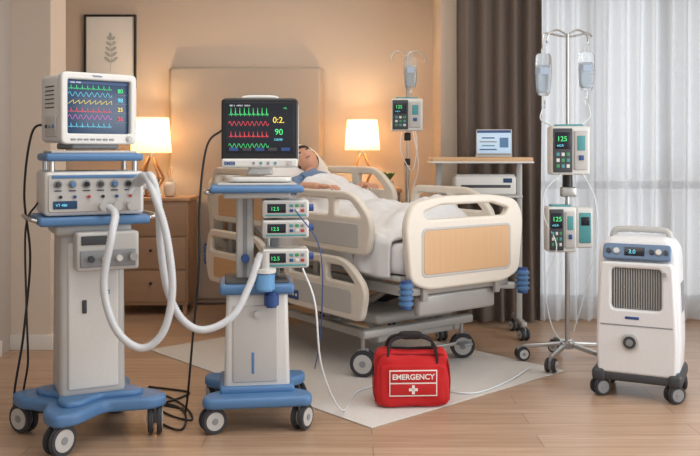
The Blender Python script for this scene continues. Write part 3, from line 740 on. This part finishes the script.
blob(fr,'leaf_print_tip',(.026,.002,.06),(0,-.001,.13),LG,1,1,nu=14,nv=8)

# ---------------- oxygen concentrator ----------------
oc=root('oxygen_concentrator',(1.56,4.62,0),-26)
WH2=mat('concentrator_white',(226,228,230),.3)
body=rnd([(-.205,.115),(.205,.115),(.215,.30),(.198,.78),(.15,.84),(-.15,.84),(-.198,.78),(-.215,.30)],[.035,.035,.05,.06,.06,.06,.06,.05])
panel(oc,'body',body,[],.30,WH2,'XZ',(0,.02,0),.035)
panel(oc,'front_shell',rnd([(-.195,.13),(.195,.13),(.2,.30),(.18,.715),(-.18,.715),(-.2,.30)],.03),[rrect(0,.575,.25,.215,.025)],.06,WH2,'XZ',(0,-.14,0),.012)
box(oc,'grill_back',(.26,.02,.225),(0,-.125,.575),GREY,.004)
for k in range(19): box(oc,'grill_slat',(.005,.02,.21),(-.112+k*.0124,-.142,.575),PAINTM,.002)
cp=bpy.data.objects.new('control_group',None); COL.objects.link(cp); cp.parent=oc; cp.location=(0,-.140,.765); cp.rotation_euler=(D(-20),0,0)
panel(cp,'control_panel',rrect(0,0,.34,.085,.02),[],.03,mat('panel_blue_grey',(104,130,162),.4),'XZ',(0,0,0),.008)
box(cp,'control_display',(.10,.006,.045),(-.01,-.016,0),SCR,.002); text(cp,'3.0',.03,(-.04,-.021,-.012),CYA)
for i,x in enumerate((-.14,-.10,.075,.11,.145)):
    cyl(cp,'control_knob',.015 if i%2 else .012,.02,(x,-.02,0),WHITE if i%2 else DGREY,'Y')
box(oc,'side_grill',(.006,.14,.2),(.207,.05,.5),GREY,.002); box(oc,'side_grill',(.006,.14,.2),(-.207,.05,.5),GREY,.002)
sweep(oc,'carry_handle',[(-.15,.04,.80),(-.14,.04,.855),(-.09,.04,.87),(.09,.04,.87),(.14,.04,.855),(.15,.04,.80)],.017,OFFW,seg=12)
cyl(oc,'gauge_ring',.042,.02,(-.03,-.178,.30),OFFW,'Y',bev=.005); cyl(oc,'gauge_face',.032,.02,(-.03,-.184,.30),DGREY,'Y'); cyl(oc,'gauge_center',.018,.02,(-.03,-.189,.30),GREY,'Y')
box(oc,'model_badge',(.07,.006,.014),(-.02,-.171,.425),DBLUE,.002); box(oc,'seam',(.36,.004,.006),(0,-.171,.385),GREY,.001)
box(oc,'base_skirt',(.42,.34,.05),(0,.0,.112),DGREY,.015)
for s in(-1,1):
    box(oc,'wheel_arch',(.07,.36,.07),(s*.19,0,.115),DGREY,.02)
    for y,a in((-.14,-50),(.14,20)): caster(oc,s*.185,y,.048,a,.10,hub=GREY)
cyl(oc,'outlet',.012,.03,(.14,-.178,.66),STEEL,'Y')

# ---------------- emergency bag ----------------
eb=root('emergency_bag',(.31,4.40,.008),3)
REDF=mat('red_bag_fabric',(196,22,28),.75,bump=.5,bscale=260); BSTR=mat('black_strap',(34,26,28),.8); WLAB=mat('white_label',(240,236,232),.6); RLAB=mat('red_label',(190,24,28),.6); RED2=mat('red_bag_dark_trim',(140,14,20),.8)
def bf(c):
    zz=c.z/.14
    w=.005*math.sin(c.x*38+c.z*30)+.004*math.sin(c.x*22-c.z*55)
    sag=-.012*math.cos(c.x*8)*max(0,zz)
    return Vector((c.x*(1-.05*max(0,zz)),c.y*(1-.30*max(0,zz))+ (w if c.y<0 else -w),c.z+sag+(.004*math.sin(c.x*40) if zz>.5 else 0)))
blob(eb,'bag_body',(.385,.20,.285),(0,0,.1425),REDF,.26,.3,nu=96,nv=60,fn=bf)
def pf2(c): return Vector((c.x,c.y+.003*math.sin(c.x*45+c.z*25),c.z))
blob(eb,'front_pocket',(.33,.05,.20),(0,-.078,.118),REDF,.24,.3,nu=64,nv=36,fn=pf2)
sweep(eb,'piping_front',[(-.185,-.07,.03),(-.188,-.075,.15),(-.175,-.068,.235),(-.14,-.066,.262),(0,-.068,.262),(.14,-.066,.262),(.175,-.068,.235),(.188,-.075,.15),(.185,-.07,.03)],.005,RED2)
sweep(eb,'zip',[(-.18,0,.25),(-.12,0,.279),(0,0,.277),(.12,0,.279),(.18,0,.25)],.007,BSTR)
yl=-.108
box(eb,'label_back',(.24,.006,.13),(0,yl,.128),WLAB,.001)
box(eb,'label_upper',(.23,.004,.056),(0,yl-.0025,.160),RLAB,.001); box(eb,'label_lower',(.23,.004,.056),(0,yl-.0025,.097),RLAB,.001)
text(eb,'EMERGENCY',.037,(0,yl-.0055,.148),WLAB,align='CENTER',bold=.0008)
box(eb,'cross_v',(.014,.003,.044),(0,yl-.005,.097),WLAB,.0); box(eb,'cross_h',(.044,.003,.014),(0,yl-.005,.097),WLAB,.0)
def strap(p,name,pts,w,th,m):
    C=catmull(pts,8); bm=bmesh.new(); R=[]
    for i,c in enumerate(C):
        t=(C[min(i+1,len(C)-1)]-C[max(i-1,0)]).normalized(); sd=Vector((0,1,0)); n=t.cross(sd).normalized()
        R.append([bm.verts.new(c+sd*a*w/2+n*b2*th/2) for a,b2 in((-1,-1),(1,-1),(1,1),(-1,1))])
    for a,b2 in zip(R,R[1:]):
        for k in range(4): bm.faces.new((a[k],a[(k+1)%4],b2[(k+1)%4],b2[k]))
    bm.faces.new(R[0]); bm.faces.new(R[-1]); bmesh.ops.recalc_face_normals(bm,faces=bm.faces[:])
    me=bpy.data.meshes.new(name); bm.to_mesh(me); bm.free(); return fin(name,me,m,p)
for y in(-.06,.055):
    strap(eb,'carry_strap',[(-.125,y*1.1,.20),(-.122,y,.27),(-.10,y*.6,.325),(-.03,y*.35,.345),(.04,y*.35,.343),(.105,y*.6,.318),(.122,y,.27),(.125,y*1.1,.20)],.034,.012,BSTR)
blob(eb,'handle_grip',(.12,.07,.036),(0,0,.345),BSTR,.5,.5)
for x in(-.192,.192):
    box(eb,'side_tab',(.010,.05,.05),(x,0,.17),BSTR,.004)

# ---------------- cables ----------------
cb=root('power_cable')
cr_=mat('black_cable',(28,28,30),.5)
sweep(cb,'cable_a',[(-1.39,3.97,1.42),(-1.46,3.95,1.38),(-1.50,3.96,1.1),(-1.48,3.98,.8),(-1.50,3.95,.45),(-1.56,4.0,.1),(-1.52,4.25,.007),(-1.2,4.5,.007)],.0055,cr_,seg=8)
sweep(cb,'cable_b',[(-.622,4.2,1.40),(-.69,4.15,1.32),(-.72,4.12,1.05),(-.72,4.1,.75),(-.75,4.1,.4),(-.79,4.15,.06),(-.84,4.3,.007),(-.95,4.38,.007),(-.88,4.5,.007),(-.87,4.6,.007),(-1.1,4.7,.007)],.0055,cr_,seg=8)
sweep(cb,'cable_c',[(-1.43,3.94,1.06),(-1.47,3.90,.95),(-1.46,3.88,.6),(-1.46,3.9,.35),(-1.56,4.15,.06),(-1.4,4.42,.007),(-.98,4.40,.007),(-.82,4.25,.007),(-.78,3.98,.007),(-.9,4.08,.007),(-.96,4.25,.007)],.005,cr_,seg=8)
sweep(cb,'cable_d',[(-1.05,4.48,.007),(-.9,4.22,.007),(-.76,4.12,.007),(-.83,4.33,.007),(-1.0,4.55,.007),(-1.3,4.7,.007),(-1.6,4.9,.007)],.005,cr_,seg=8)
il=root('iv_line')
sweep(il,'line',[(-.22,4.0,.75),(-.16,3.93,.6),(-.13,3.96,.3),(-.04,4.2,.03),(.05,4.6,.0135),(.3,4.75,.0135),(.62,4.55,.0135),(.85,4.75,.0135),(1.02,5.0,.02),(1.06,5.05,.02)],.0045,CLEAR,seg=8)
sweep(il,'sensor_lead',[(-.26,4.05,1.02),(-.14,3.96,.85),(-.13,3.98,.55),(-.15,4.08,.35),(-.17,4.13,.25)],.003,DBLUE,seg=8)

# ---------------- light ----------------
w=bpy.data.worlds.new('World'); S.world=w; w.use_nodes=True
bg=w.node_tree.nodes['Background']; bg.inputs[0].default_value=(.97,.98,1,1); bg.inputs[1].default_value=.85
def area(name,loc,rot,sx,sy,e,c):
    l=bpy.data.lights.new(name,'AREA'); l.shape='RECTANGLE'; l.size=sx; l.size_y=sy; l.energy=e; l.color=c
    o=bpy.data.objects.new(name,l); COL.objects.link(o); o.location=loc; o.rotation_euler=tuple(D(a) for a in rot); return o
area('daylight_window',(2.25,7.3,1.5),(-90,0,0),2.3,2.7,34,(.94,.97,1))
area('added_side_fill',(3.75,2.75,1.5),(0,90,0),2.3,4.4,125,(.96,.98,1))  # added fill shining through the unseen side opening to brighten the room
area('overhead_fill',(.0,3.0,2.78),(0,0,0),2.6,2.0,42,(1,.97,.93))  # added soft fill from overhead, not a real fixture
area('overhead_fill_alcove',(-.4,5.9,2.78),(0,0,0),1.8,.8,13,(1,.92,.82))  # added warm fill above the bed alcove, no fixture there

# ---------------- camera ----------------
cd=bpy.data.cameras.new('camera'); cam=bpy.data.objects.new('camera',cd); COL.objects.link(cam)
cam.location=(0,0,1.3); cam.rotation_euler=(D(90),0,0); cd.sensor_width=36; cd.lens=860/700*36; cd.shift_y=-78/700; cd.clip_start=.05
S.camera=cam
